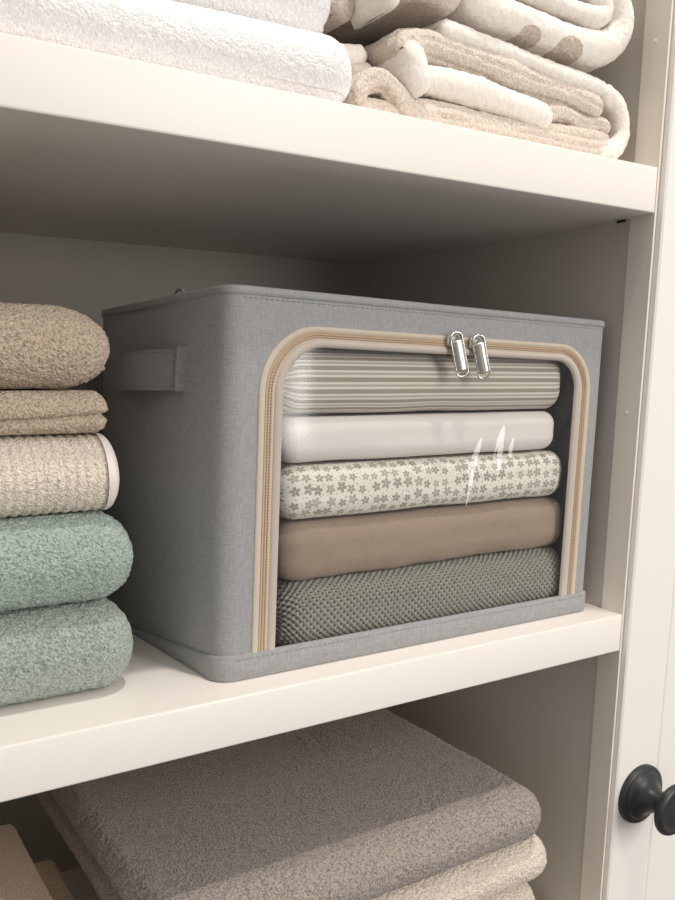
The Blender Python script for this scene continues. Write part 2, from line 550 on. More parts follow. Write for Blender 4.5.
# the neighbouring door with its black knob
def door_panel():
    xs = [0.0032, 0.0040, 0.0058]; ys = [0.0045, -0.0048, -0.0062]
    x = 0.0058
    for g in (0.066, 0.146, 0.226, 0.306, 0.386):
        xs += [g - 0.0025, g - 0.001, g + 0.001, g + 0.0025]
        ys += [-0.0062, -0.0048, -0.0048, -0.0062]
    xs += [0.437, 0.440]; ys += [-0.0062, 0.0045]
    n = len(xs)
    V = [(a, b, -0.45) for a, b in zip(xs, ys)] + [(a, b, 0.80) for a, b in zip(xs, ys)]
    F = [[i, i + 1, n + i + 1, n + i] for i in range(n - 1)]
    F.append([n - 1, 0, n, 2 * n - 1])
    F.append(list(range(n))[::-1]); F.append(list(range(n, 2 * n)))
    return poly_mesh('door', V, F, M['door'], cab, CO, smooth=False)
door = door_panel()
door['label'] = 'white grooved cabinet door beside the open shelves'
def lathe(name, c, prof, m, parent, origin, seg=64):
    """prof: (radius, distance out of the door along -y)"""
    V, F = [], []
    k = len(prof)
    for i in range(seg):
        a = 2 * PI * i / seg
        for r, d in prof:
            V.append((c[0] + r * math.cos(a), c[1] - d, c[2] + r * math.sin(a)))
    for i in range(seg):
        j = (i + 1) % seg
        for b in range(k - 1):
            F.append([i * k + b, i * k + b + 1, j * k + b + 1, j * k + b])
    return poly_mesh(name, V, F, m, parent, origin)
def smooth_prof(pts, n=6):
    P = np.array(pts); out = []
    for i in range(len(P) - 1):
        p0, p1, p2, p3 = P[max(i - 1, 0)], P[i], P[i + 1], P[min(i + 2, len(P) - 1)]
        for t in np.linspace(0, 1, n, endpoint=False):
            out.append(0.5 * (2 * p1 + (p2 - p0) * t + (2 * p0 - 5 * p1 + 4 * p2 - p3) * t * t + (3 * p1 - p0 - 3 * p2 + p3) * t ** 3))
    out.append(P[-1])
    return [(max(0.0, float(a)), float(b)) for a, b in out]
KC = (0.0405, -0.0062, -0.1965)
base_prof = [(0.0300, -0.0006), (0.0300, 0.0030), (0.0294, 0.0048), (0.0280, 0.0058), (0.0250, 0.0062), (0.0243, 0.0066), (0.0240, 0.0085), (0.0232, 0.0096), (0.0215, 0.0100)]
neck = smooth_prof([(0.0215, 0.0100), (0.0172, 0.0130), (0.0134, 0.0180), (0.0112, 0.0240), (0.0108, 0.0290), (0.0122, 0.0340)])
head = smooth_prof([(0.0122, 0.0340), (0.0200, 0.0364), (0.0246, 0.0395), (0.0256, 0.0425), (0.0246, 0.0455), (0.0222, 0.0472)], 5) + [(0.0200, 0.0475), (0.0190, 0.0468), (0.0150, 0.0474), (0.0080, 0.0480), (0.0, 0.0482)]
knob = lathe('door_knob', KC, [(r * 1.06, d * 1.0) for r, d in base_prof] + [(r * 1.06, d) for r, d in neck[1:] + head[1:]], M['knob'], door, CO)
knob['label'] = 'black turned metal knob on a round rose'

# ------------------------------------------------------------------ the grey storage box
BX0, BX1, BY0, BY1, BH = -0.409, -0.0155, 0.031, 0.280, 0.277
BO = (-0.215, 0.155, 0.0)
stor = thing('storage_box', 'grey linen storage box with a clear zipped front window, standing on the middle shelf', 'storage box', BO)
def bwarp(V):
    V = np.array(V, float)
    t = np.clip((BX1 - V[:, 0]) / (BX1 - BX0), -0.05, 1.05)
    zt = 0.282 - 0.0105 * (1 - t)
    z = np.clip(V[:, 2] / BH, -0.05, 1.05)
    yb = np.clip((V[:, 1] - BY0) / (BY1 - BY0), 0, 1)
    V[:, 0] += t * 0.017 * z + (1 - t) * 0.0035 * z
    # soft sides: slight outward belly on left and right walls
    belly = np.sin(PI * yb) * np.sin(PI * np.clip(z, 0, 1))
    V[:, 0] -= np.clip((t - 0.85) / 0.15, 0, 1) * (0.007 * belly + 0.010 * yb)
    V[:, 0] += np.clip((0.15 - t) / 0.15, 0, 1) * 0.003 * belly
    V[:, 2] = V[:, 2] * (zt / BH)
    V[:, 2] -= np.clip(z, 0, 1) * yb * 0.004
    return V
def rrect(x0, x1, y0, y1, r, step=0.007, seg=7):
    """counter-clockwise loop from the back-right, around left and front; returns (n,2) pts and outward normals"""
    P, N = [], []
    def line(a, b, nrm):
        L = math.dist(a, b); n = max(1, int(L / step))
        for i in range(n):
            t = i / n; P.append((a[0] + (b[0] - a[0]) * t, a[1] + (b[1] - a[1]) * t)); N.append(nrm)
    def arc(c, a0):
        for i in range(seg):
            a = a0 + (PI / 2) * i / seg
            P.append((c[0] + r * math.cos(a), c[1] + r * math.sin(a))); N.append((math.cos(a), math.sin(a)))
    arc((x1 - r, y1 - r), 0); line((x1 - r, y1), (x0 + r, y1), (0, 1))
    arc((x0 + r, y1 - r), PI / 2); line((x0, y1 - r), (x0, y0 + r), (-1, 0))
    arc((x0 + r, y0 + r), PI); line((x0 + r, y0), (x1 - r, y0), (0, -1))
    arc((x1 - r, y0 + r), 1.5 * PI); line((x1, y0 + r), (x1, y1 - r), (1, 0))
    return np.array(P), np.array(N)
LP, LN = rrect(BX0, BX1, BY0, BY1, 0.013)
nL = len(LP)
def ring_surface(levels, offs, hfun=None):
    """levels: z per ring; offs: outward offset per ring"""
    V = []
    for z, o in zip(levels, offs):
        q = LP + LN * np.reshape(o, (-1, 1))
        zz = np.full(nL, z) if np.isscalar(z) else z
        V.append(np.column_stack([q, zz]))
    V = np.concatenate(V)
    m = len(levels)
    idx = np.arange(m * nL).reshape(m, nL); nx = np.roll(idx, -1, 1)
    F = np.stack([idx[:-1], nx[:-1], nx[1:], idx[1:]], -1).reshape(-1, 4)
    return V, F
# window opening (unwarped)
OUT = dict(l=-0.3835, r=-0.0358, t=0.2540, rad=0.048, rr=0.042)
INN = dict(l=-0.3630, r=-0.0562, t=0.2395, rad=0.034, rr=0.026)
ZB = 0.010
def u_path(w, nl=60, na=28, nt=90):
    P = []
    for i in range(nl): P.append((w['l'], ZB + (w['t'] - w['rad'] - ZB) * i / nl))
    for i in range(na):
        a = PI - PI / 2 * i / na
        P.append((w['l'] + w['rad'] + w['rad'] * math.cos(a), w['t'] - w['rad'] + w['rad'] * math.sin(a)))
    for i in range(nt): P.append((w['l'] + w['rad'] + (w['r'] - w['rr'] - w['l'] - w['rad']) * i / nt, w['t']))
    for i in range(na):
        a = PI / 2 - PI / 2 * i / na
        P.append((w['r'] - w['rr'] + w['rr'] * math.cos(a), w['t'] - w['rr'] + w['rr'] * math.sin(a)))
    for i in range(nl + 1): P.append((w['r'], w['t'] - w['rr'] + (ZB - w['t'] + w['rr']) * i / nl))
    return np.array(P)
PO, PI_ = u_path(OUT), u_path(INN)
def inside(x, z, f=0.6):
    p = PO * (1 - f) + PI_ * f
    l, r, t = p[:, 0].min(), p[:, 0].max(), p[:, 1].max()
    rad = 0.037
    ok = (x > l) & (x < r) & (z < t) & (z > ZB)
    for cx, s in ((l + rad, -1), (r - rad, 1)):
        cor = (s * (x - cx) > 0) & (z > t - rad)
        ok &= ~(cor & ((x - cx) ** 2 + (z - t + rad) ** 2 > rad ** 2))
    return ok
lev = np.concatenate([np.linspace(0.0015, BH - 0.004, 46), [BH - 0.001]])
V, F = ring_surface(lev, [0] * 46 + [-0.002])
cx = V[F].mean(1)
cut = inside(cx[:, 0], cx[:, 2]) & (cx[:, 1] < BY0 + 0.004)
F = F[~cut]
wob = vnoise(V, 0.06, 3) * 0.0011
isfront = V[:, 1] < BY0 + 0.012
nn = np.tile(LN, (len(lev), 1))
V[:, :2] += nn * (wob * np.where(isfront, 0.25, 1.0))[:, None]
body = mesh('body', bwarp(V), F, M['box'], stor, BO)
sm = body.modifiers.new('Solidify', 'SOLIDIFY'); sm.thickness = 0.0022; sm.offset = -1
# bottom board
bb = rrect(BX0 + 0.003, BX1 - 0.003, BY0 + 0.003, BY1 - 0.003, 0.012)[0]
nb = len(bb)
V = np.concatenate([np.column_stack([bb, np.full(nb, z)]) for z in (0.0003, 0.0045)])
F = [list(range(nb))[::-1], list(range(nb, 2 * nb))] + [[i, (i + 1) % nb, nb + (i + 1) % nb, nb + i] for i in range(nb)]
poly_mesh('bottom_board', bwarp(V), F, M['lining'], stor, BO, smooth=False)
# lid
offs = [0.0002, 0.0011, 0.0013, 0.0010, -0.0006, -0.004]
zz = [BH - 0.0055, BH - 0.0050, BH - 0.0030, BH - 0.0008, BH + 0.0003, BH + 0.0006]
V, F = ring_surface(zz, offs)
m0 = len(zz)
cen = np.array([(BX0 + BX1) / 2, (BY0 + BY1) / 2])
rings = [V]
last = V[-nL:, :2]
for k, f in enumerate((0.93, 0.8, 0.6, 0.4, 0.2, 0.05)):
    q = cen + (last - cen) * f
    rings.append(np.column_stack([q, np.full(nL, BH + 0.0006 - 0.002 * (1 - f))]))
V = np.concatenate(rings)
m = m0 + 6
idx = np.arange(m * nL).reshape(m, nL); nx = np.roll(idx, -1, 1)
F = np.stack([idx[:-1], nx[:-1], nx[1:], idx[1:]], -1).reshape(-1, 4)
mesh('lid', bwarp(V), F, M['box'], stor, BO)
# bottom band, tall at the front and tapering back along the sides
yb = np.clip((LP[:, 1] - BY0) / 0.19, 0, 1)
hb = 0.0185 * (1 - yb) + 0.0015
V, F = ring_surface([0.0 * hb + 0.0002, hb * 0.05, hb * 0.5, hb - 0.0012, hb - 0.0004, hb, hb], [0.0008, 0.0026, 0.0030, 0.0027, 0.0021, 0.0010, -0.0008])
mesh('bottom_band', bwarp(V), F, M['box'], stor, BO)
# stitching lines as rows of tiny stitches
def stitches(name, pts, nrm, m, length=0.0026, gap=0.0016, r=0.00028, parent=stor):
    pts = np.asarray(pts); seg = np.linalg.norm(np.diff(pts, axis=0), axis=1); s = np.concatenate([[0], np.cumsum(seg)])
    Vs, Fs, off = [], [], 0
    a = 0.0
    while a + length < s[-1]:
        q = np.array([[np.interp(a + length * t, s, pts[:, k]) for k in range(3)] for t in (0, 0.5, 1)])
        q[1] += np.asarray(nrm) * r * 0.5
        v, f, t3 = tube(q, [r * 0.7, r, r * 0.7], 5)
        Vs.append(v); Fs += (f + off).tolist() + (t3 + off).tolist(); off += len(v)
        a += length + gap
    return poly_mesh(name, np.concatenate(Vs), Fs, m, parent, BO)
front = [i for i in range(nL) if LN[i, 1] < -0.5]
fx = np.linspace(BX0 + 0.012, BX1 - 0.01, 60)
st = bwarp(np.column_stack([fx, np.full(60, BY0 - 0.0028), np.full(60, 0.0165)]))
stitches('stitching', st, (0, -1, 0), M['boxseam'])
st = bwarp(np.column_stack([fx, np.full(60, BY0 - 0.0001), np.full(60, BH - 0.0075)]))
stitches('stitching', st, (0, -1, 0), M['boxseam'])
ly = np.linspace(BY0 + 0.012, BY1 - 0.02, 40)
st = bwarp(np.column_stack([np.full(40, BX0 - 0.0001), ly, np.full(40, BH - 0.0075)]))
stitches('stitching', st, (-1, 0, 0), M['boxseam'])

# zipper: three strips between the outer and the inner outline of the window frame
def strip(name, f0, f1, yprof, m, sub=1, ripple=0.0, period=0.0016):
    """yprof: list of (fraction, height towards the viewer)"""
    A = PO * (1 - f0) + PI_ * f0
    B = PO * (1 - f1) + PI_ * f1
    if sub > 1:
        k = np.arange(len(A)); kk = np.linspace(0, len(A) - 1, (len(A) - 1) * sub + 1)
        A = np.column_stack([np.interp(kk, k, A[:, c]) for c in (0, 1)])
        B = np.column_stack([np.interp(kk, k, B[:, c]) for c in (0, 1)])
    Mid = (A + B) / 2
    s = np.concatenate([[0], np.cumsum(np.linalg.norm(np.diff(Mid, axis=0), axis=1))])
    rows = []
    for f, h in yprof:
        q = A * (1 - f) + B * f
        hh = np.full(len(q), h)
        if ripple and h > 0.0005:
            hh = h + ripple * np.sin(2 * PI * s / period)
        rows.append(np.column_stack([q[:, 0], BY0 - hh, q[:, 1]]))
    V = np.stack(rows, 1)
    n_, m_ = V.shape[:2]
    F = grid_faces(n_, m_)
    return mesh(name, bwarp(V.reshape(-1, 3)), F, m, stor, BO)
def dome(h, n=9, p=0.5, base=-0.0006):
    return [(t, base + (h - base) * (max(0, 1 - (2 * t - 1) ** 2)) ** p) for t in np.linspace(0, 1, n)]
strip('zipper_tape', 0.0, 0.64, [(0, -0.0006), (0.015, 0.0008), (0.06, 0.0014), (0.2, 0.0017), (0.34, 0.0016), (0.38, 0.0010), (1, 0.0009)], M['tape'], 2)
strip('zipper_coil', 0.24, 0.335, dome(0.0017, 7), M['coil'], 3)
strip('zipper_coil', 0.34, 0.45, dome(0.0021, 9), M['coil'], 14, 0.00022, 0.0022)
strip('zipper_coil', 0.455, 0.56, dome(0.0020, 9), M['coil'], 14, 0.00022, 0.0022)
strip('window_piping', 0.60, 1.0, dome(0.0024, 11, 0.4), M['piping'], 2)

# clear window
gx = np.arange(INN['l'] - 0.006, INN['r'] + 0.0061, 0.0009); gz = np.arange(0.006, INN['t'] + 0.006, 0.0009)
a, b = np.meshgrid(gx, gz, indexing='ij')
V = np.column_stack([a.ravel(), np.full(a.size, BY0 + 0.0006), b.ravel()])
V[:, 1] += vnoise(V, 0.07, 11) * 0.0003 + vnoise(V, 0.03, 12) * 0.00005
V[:, 1] = np.minimum(V[:, 1], BY0 + 0.0018)
# creased vinyl: leaning facets, each rising gently from its left edge and falling off sharply
CREASES = [((-0.1385, 0.186), (-0.1445, 0.124), 0.0065, 0.19), ((-0.1635, 0.176), (-0.1830, 0.102), 0.0050, 0.19), ((-0.1265, 0.174), (-0.1300, 0.146), 0.0040, 0.19)]
for (p0, p1, w, k) in CREASES:
    p0 = np.array(p0); p1 = np.array(p1); d = p1 - p0; L = np.linalg.norm(d); d /= L
    q = V[:, [0, 2]] - p0
    t = np.clip(q @ d / L, 0, 1); sx = q @ np.array([-d[1], d[0]])
    ww = w * np.sin(PI * t ** 0.75) ** 0.8 + 1e-5
    hh = k * (sx + ww) + 0.03 * L * t
    hh = np.where(sx < 0, hh, (k * ww + 0.03 * L * t) * np.clip(1 - sx / 0.0022, 0, 1))
    lf = np.clip((sx + ww + 0.003) / 0.003, 0, 1)
    hh = np.maximum(hh, 0) * lf * np.clip(t / 0.05, 0, 1) * np.clip((1 - t) / 0.15, 0, 1)
    V[:, 1] -= hh
F = grid_faces(len(gx), len(gz))
fc = V[F].mean(1)
F = F[inside(fc[:, 0], fc[:, 2], 0.85)]
win = mesh('window_panel', bwarp(V), F, M['vinyl'], stor, BO)
win['label'] = 'clear glossy vinyl window'

# zipper sliders with their nickel pulls
def slider(x, ztop, lean, turn):
    zc = ztop
    y = BY0 - 0.0030
    # body on the coil
    P, F, N = rounded_box((x - 0.0062, y - 0.0022, zc - 0.0045), (x + 0.0062, y + 0.0022, zc + 0.0045), (0.0026, 0.0016, 0.0022), 0.0006, 0)
    s = mesh('zipper_slider', bwarp(P), F, M['chrome'], stor, BO)
    ang = np.linspace(0, 2 * PI, 28, endpoint=False)
    # bridge loop
    lp = np.column_stack([x + 0.0056 * np.cos(ang), np.full(28, y - 0.0036) - 0.0006 * np.sin(ang), zc + 0.0018 + 0.0042 * np.sin(ang)])
    tv = tube(bwarp(lp), 0.00085, 8, True)
    mesh('slider_loop', tv[0], tv[1], M['chrome'], s, BO)
    # pull: half-round bar between two wires, ring at the end
    L = 0.0265
    ca, sa = math.cos(lean), math.sin(lean)
    def place(u, v, w):             # u across, v down the pull, w out
        u = np.asarray(u, float); v = np.asarray(v, float); w = np.asarray(w, float)
        ct, st_ = math.cos(turn), math.sin(turn)
        uu = u * ct + w * st_; ww = w * ct - u * st_
        return bwarp(np.column_stack([x + uu * ca + v * sa, y - 0.0046 - ww, zc + 0.001 - v * ca + uu * sa]))
    t = np.linspace(0, 1, 2)
    P, F, N = rounded_box((-0.0049, 0.0005, -0.0016), (0.0049, 0.0262, 0.0028), (0.0042, 0.0012, 0.0025), 0.0006, 0)
    pl = mesh('zipper_pull', place(P[:, 0], P[:, 1], P[:, 2]), F[:, ::-1], M['chrome'], s, BO)
    pts = []
    for q in np.linspace(-0.001, 0.0265, 16): pts.append((-0.0052, q, 0.0))
    for q in np.linspace(PI, 0, 12)[1:-1]: pts.append((0.0052 * math.cos(q), 0.0265 + 0.0036 * math.sin(q), 0.0))
    for q in np.linspace(0.0265, -0.001, 16): pts.append((0.0052, q, 0.0))
    for q in np.linspace(0, -PI, 12)[1:-1]: pts.append((0.0052 * math.cos(q), -0.001 + 0.004 * math.sin(q), 0.0))
    pts = np.array(pts)
    tv = tube(place(pts[:, 0], pts[:, 1], pts[:, 2]), 0.00085, 8, True)
    mesh('pull_wire', tv[0], tv[1], M['chrome'], s, BO)
slider(-0.2075, 0.2505, 0.33, -0.25)
slider(-0.1835, 0.2495, 0.33, -0.35)

# side handle on the left wall
def strap():
    y0, y1, z0, z1 = 0.090, 0.214, 0.2085, 0.2375
    ys = np.linspace(y0, y1, 60); zs = np.linspace(z0, z1, 16)
    prof = []
    t = (ys - y0) / (y1 - y0)
    bow = 0.002 + 0.0095 * np.sin(PI * np.clip((t - 0.13) / 0.80, 0, 1)) ** 0.8
    Vs = []
    for side in (0, 1):
        a, b = np.meshgrid(np.arange(60), zs, indexing='ij')
        x = BX0 - bow[a.ravel()] - (0.0026 if side == 0 else 0.0)
        Vs.append(np.column_stack([x, ys[a.ravel()], b.ravel()]))
    n_, m_ = 60, 16
    F1 = grid_faces(n_, m_); F2 = grid_faces(n_, m_, n_ * m_)[:, ::-1]
    V = np.concatenate(Vs)
    i = np.arange(n_ * m_).reshape(n_, m_)
    brd = np.concatenate([i[:, 0], i[-1, 1:], i[-2::-1, -1], i[0, -2:0:-1]])
    o = n_ * m_
    F3 = np.stack([brd, np.roll(brd, -1), np.roll(brd, -1) + o, brd + o], -1)
    F = np.concatenate([F1, F2, F3])
    return V, F
V, F = strap()
h = mesh('side_handle', bwarp(V), F, M['box'], stor, BO)
h.modifiers.new('Bevel', 'BEVEL').width = 0.0006
P, F, N = rounded_box((BX0 - 0.0078, 0.0885, 0.2070), (BX0 + 0.0005, 0.0925, 0.2392), (0.0014, 0.0014, 0.0014), 0.001, 0)
mesh('handle_end_tab', bwarp(P), F, M['box'], h, BO)
yy = np.linspace(0.095, 0.195, 40)
tt = (yy - 0.090) / 0.124
bw = 0.002 + 0.0095 * np.sin(PI * np.clip((tt - 0.13) / 0.80, 0, 1)) ** 0.8 + 0.0027
for z in (0.2108, 0.2352):
    stitches('handle_stitching', bwarp(np.column_stack([BX0 - bw, yy, np.full(40, z)])), (-1, 0, 0), M['boxseam'], parent=h)
zz = np.linspace(0.2105, 0.2355, 12)
stitches('handle_stitching', bwarp(np.column_stack([np.full(12, BX0 - 0.0049), np.full(12, 0.0995), zz])), (-1, 0, 0), M['boxseam'], parent=h)
# small fabric loop on the back top edge
a = np.linspace(0, PI, 14)
lp = np.column_stack([np.full(14, BX0 + 0.004), 0.118 + 0.008 * np.cos(a), BH + 0.0002 + 0.0042 * np.sin(a)])
tube_obj('lid_loop', bwarp(lp), 0.0012, M['boxseam'], stor, 6, origin=BO)
# inside face of the right wall: loose lining with slanting folds
gy = np.linspace(BY0 + 0.006, BY1 - 0.012, 70); gz = np.linspace(0.006, BH - 0.012, 70)
a, b = np.meshgrid(gy, gz, indexing='ij')
V = np.column_stack([np.full(a.size, BX1 - 0.0050), a.ravel(), b.ravel()])
ph = (V[:, 1] * 1.1 + V[:, 2] * 0.55) / 0.030
V[:, 0] -= 0.0050 * (np.abs(np.sin(ph * PI)) ** 0.6) * np.clip((V[:, 1] - BY0 - 0.006) / 0.02, 0, 1)
mesh('lining', bwarp(V), grid_faces(70, 70), M['lining'], stor, BO)

# ------------------------------------------------------------------ folded sheets in the box
G_SHEET = 'folded fabrics inside the storage box'
def sheet(name, label, cat, lo, hi, rad, m, step=0.002, warp=None, disp=None, tilt=0.0):
    P, F, N = rounded_box(lo, hi, rad, step, 0.05)
    zr = P[:, 2] - (lo[2] + hi[2]) / 2
    sv = zr + np.tanh(zr / (0.2 * (hi[2] - lo[2]))) * (P[:, 1] - lo[1]) * 0.85
    uv = np.column_stack([P[:, 0], sv])
    knit = None
    if name == 'folded_blanket':
        knit = -np.sin(P[:, 0] * 2 * PI / 0.0062 + 0.8 * vnoise(P, 0.03, 5)) * np.sin(sv * 2 * PI / 0.0066 + 0.8 * vnoise(P, 0.03, 6))
        P = P + N * (0.0016 * np.sin(P[:, 0] * 2 * PI / 0.0062 + 0.8 * vnoise(P, 0.03, 5)) * np.sin(sv * 2 * PI / 0.0066 + 0.8 * vnoise(P, 0.03, 6)) + 0.0005 * vnoise(P, 0.0014, 9))[:, None]
    if disp is not None: P = P + N * disp(P, N)[:, None]
    P[:, 2] = np.clip(P[:, 2], lo[2] + 0.0003, hi[2] - 0.0003)
    org = ((lo[0] + hi[0]) / 2, (lo[1] + hi[1]) / 2, lo[2])
    o = mesh(name, P, F, m, None, org, uv=uv)
    if knit is not None:
        at = o.data.attributes.new('knit', 'FLOAT', 'POINT')
        at.data.foreach_set('value', knit.astype(np.float32))
    return tag(o, label, cat, G_SHEET)
def soft(seed, a=0.0012, wl=0.05, groove=None):
    def f(P, N):
        d = vnoise(P, wl, seed) * a + vnoise(P * np.array([0.5, 1, 1.6]), wl * 0.4, seed + 5) * a * 0.4
        if groove:
            for z, w, dep in groove:
                d -= dep * np.exp(-((P[:, 2] - z) / w) ** 2) * (N[:, 1] < -0.2)
        return d
    return f
def tiltw(x0, slope):
    def f(P):
        P = P.copy(); P[:, 2] += (P[:, 0] - x0) * slope * np.clip((P[:, 2]) / 0.05, 0, 1); return P
    return f
SY0, SY1 = 0.040, 0.262
sheet('folded_blanket', 'green-grey open-knit blanket folded at the bottom inside the grey box', 'blanket', (-0.349, SY0, 0.0065), (-0.037, SY1, 0.0635), (0.020, 0.019, 0.021), M['knit'], 0.0008,
      disp=soft(31, 0.0016))
sheet('folded_sheet', 'plain brown sheet folded above the green knit blanket', 'sheet', (-0.349, SY0 + 0.001, 0.0640), (-0.0385, SY1, 0.1115), (0.017, 0.016, 0.0175), M['brown_sheet'], 0.002, disp=lambda P, N: soft(41, 0.0013, 0.04)(P, N) + 0.0006 * vnoise(P * np.array([1.0, 1.0, 0.35]), 0.012, 44))
sheet('folded_sheet', 'cream floral sheet with small grey flowers folded in the middle of the box', 'sheet', (-0.348, SY0, 0.1132), (-0.0450, SY1, 0.1555), (0.017, 0.015, 0.0160), M['floral'], 0.002, disp=soft(51, 0.0009))
sheet('folded_sheet', 'plain white sheet folded between the floral and the striped ones', 'sheet', (-0.345, SY0 + 0.001, 0.1572), (-0.0580, SY1, 0.1920), (0.013, 0.012, 0.0120), M['white_sheet'], 0.002, disp=soft(61, 0.0008))
sheet('folded_sheet', 'beige and cream striped sheet folded on top inside the box', 'sheet', (-0.345, SY0, 0.1936), (-0.0530, SY1, 0.2420), (0.015, 0.017, 0.0175), M['stripe'], 0.002, disp=soft(71, 0.0007))

# ------------------------------------------------------------------ terry towels
def towel(name, label, lo, hi, rad, m, seed, step=0.0012, amp=0.0009, grooves=(), group=None, wl=0.0026, sag=0.002, post=None, graded=0.08, parent=None, flat=True):
    P, F, N = rounded_box(lo, hi, rad, step, graded)
    lo_ = np.array(lo); hi_ = np.array(hi)
    u = (P - lo_) / (hi_ - lo_)
    low = vnoise(P, 0.11, seed) * sag + vnoise(P, 0.045, seed + 3) * sag * 0.45
    bot = np.clip(u[:, 2] * 3, 0, 1)
    low = low * np.where(N[:, 2] < -0.6, 0.15, 1.0)
    P = P + N * low[:, None]
    for z, w, dep, sl in grooves:
        zz = lo_[2] + z * (hi_[2] - lo_[2]) + sl * (P[:, 0] - hi_[0])
        d = dep * np.exp(-((P[:, 2] - zz) / w) ** 2) * np.clip(-N[:, 1] + np.abs(N[:, 0]), 0, 1)
        P = P - N * d[:, None]
    if post is not None: P = post(P, u, N)
    P = terry(P, N, amp, seed + 20, wl)
    P[:, 2] = np.maximum(P[:, 2], lo[2] + 0.0003)
    if flat: P[:, 2] = np.minimum(P[:, 2], hi[2] - 0.0003)
    org = ((lo[0] + hi[0]) / 2, (lo[1] + hi[1]) / 2, lo[2])
    o = mesh(name, P, F, m, None, org)
    tag(o, label, 'towel', group)
    return o, org
GL = 'folded towels stacked left of the box'
towel('folded_towel', 'grey-green terry towel at the bottom of the stack beside the box', (-0.71, 0.044, 0.0), (-0.4595, 0.31, 0.0665), (0.028, 0.034, 0.0330), M['sage_grey'], 101, group=GL, amp=0.0011)
towel('folded_towel', 'sage green terry towel second from the bottom of the left stack', (-0.71, 0.042, 0.0668), (-0.4560, 0.31, 0.1300), (0.030, 0.034, 0.0320), M['sage'], 111, group=GL, amp=0.0011)
def waffle(P, u, N):
    zr = u[:, 2] - 0.5
    sv = zr * 0.054 + np.tanh(zr * 5) * (P[:, 1] - 0.047) * 0.85
    d = 0.0011 * np.abs(np.sin(P[:, 0] * PI / 0.0066)) ** 5
    return P - N * d[:, None]
wt, worg = towel('folded_towel', 'pale pink-beige waffle towel with a white hem in the left stack', (-0.71, 0.047, 0.1302), (-0.4660, 0.31, 0.1835), (0.011, 0.026, 0.0268), M['pink_waffle'], 121, group=GL, post=waffle, amp=0.0006)
P, F, N = rounded_box((-0.71, 0.0455, 0.1303), (-0.4635, 0.31, 0.1836), (0.0115, 0.0265, 0.0270), 0.0016, 0.08)
low = vnoise(P, 0.11, 121) * 0.002 + vnoise(P, 0.045, 124) * 0.0009
P2 = P + N * (low * np.where(N[:, 2] < -0.6, 0.15, 1.0) + 0.0002)[:, None]
fx = P[F].mean(1)[:, 0]
keep = (fx > -0.4765)
mesh('hem', P2, F[keep], M['hem'], wt, worg)
towel('folded_towel', 'thin brown terry towel with a visible fold, under the top towel of the left stack', (-0.71, 0.050, 0.1838), (-0.4690, 0.31, 0.2122), (0.012, 0.014, 0.0142), M['brown_terry'], 131, group=GL, grooves=[(0.42, 0.0022, 0.0045, 0.06)], sag=0.0012)
towel('folded_towel', 'thick brown terry towel on top of the left stack', (-0.71, 0.044, 0.2125), (-0.4620, 0.30, 0.2665), (0.040, 0.032, 0.0272), M['brown_terry'], 141, group=GL, flat=False)

GT = 'white towels on the upper shelf'
towel('folded_towel', 'white terry towel lying at the front left of the upper shelf', (-0.715, 0.006, 0.397), (-0.3010, 0.28, 0.4420), (0.022, 0.022, 0.0222), M['white_towel'], 151, group=GT, amp=0.0005)
towel('folded_towel', 'second white towel resting on the white towel of the upper shelf', (-0.715, 0.022, 0.4425), (-0.3030, 0.28, 0.5000), (0.024, 0.026, 0.0280), M['white_towel'], 161, group=GT, amp=0.0005, flat=False)

GB = 'bath towels on the bottom shelf'
def side_fold(P, u, N):
    d = 0.008 * np.exp(-((u[:, 2] - 0.66) / 0.09) ** 2) * np.clip(-N[:, 0] * 1.6, 0, 1)
    return P - N * d[:, None]
towel('bath_towel', 'large taupe-grey terry bath towel on top of the bottom shelf stack', (-0.486, -0.010, -0.2120), (-0.0865, 0.335, -0.1570), (0.027, 0.034, 0.0272), M['grey_terry'], 171, group=GB, post=side_fold, amp=0.0014, step=0.0014, wl=0.0030, graded=0.2)
towel('bath_towel', 'cream terry towel directly beneath the grey bath towel', (-0.432, -0.004, -0.2620), (-0.0740, 0.33, -0.2122), (0.026, 0.028, 0.0250), M['cream_terry'], 181, group=GB, amp=0.0010)
towel('bath_towel', 'cream terry towel lowest in view, under the other cream towel', (-0.432, 0.000, -0.3120), (-0.0790, 0.33, -0.2622), (0.026, 0.028, 0.0250), M['cream_terry'], 191, group=GB, amp=0.0010)
towel('bath_towel', 'cream terry towel resting on the lowest shelf at the foot of the stack', (-0.432, 0.002, -0.3600), (-0.0850, 0.33, -0.3122), (0.026, 0.028, 0.0240), M['cream_terry'], 196, group=GB, amp=0.0010, step=0.003)
GC = 'beige towels at the left of the bottom shelf'
towel('hand_towel', 'beige towel on top of the small stack at the lower left', (-0.715, 0.02, -0.2118), (-0.5160, 0.285, -0.1960), (0.006, 0.010, 0.0075), M['beige_cloth'], 201, group=GC, amp=0.0004, graded=0.3)
towel('hand_towel', 'beige towel sticking out below the top one at the lower left', (-0.715, 0.02, -0.2618), (-0.4925, 0.232, -0.2124), (0.007, 0.014, 0.0120), M['beige_cloth'], 206, group=GC, amp=0.0004, graded=0.3)
towel('hand_towel', 'beige towel at the foot of the small lower left stack', (-0.715, 0.02, -0.3600), (-0.5000, 0.28, -0.2625), (0.010, 0.03, 0.0400), M['beige_cloth'], 208, group=GC, amp=0.0004, step=0.004)

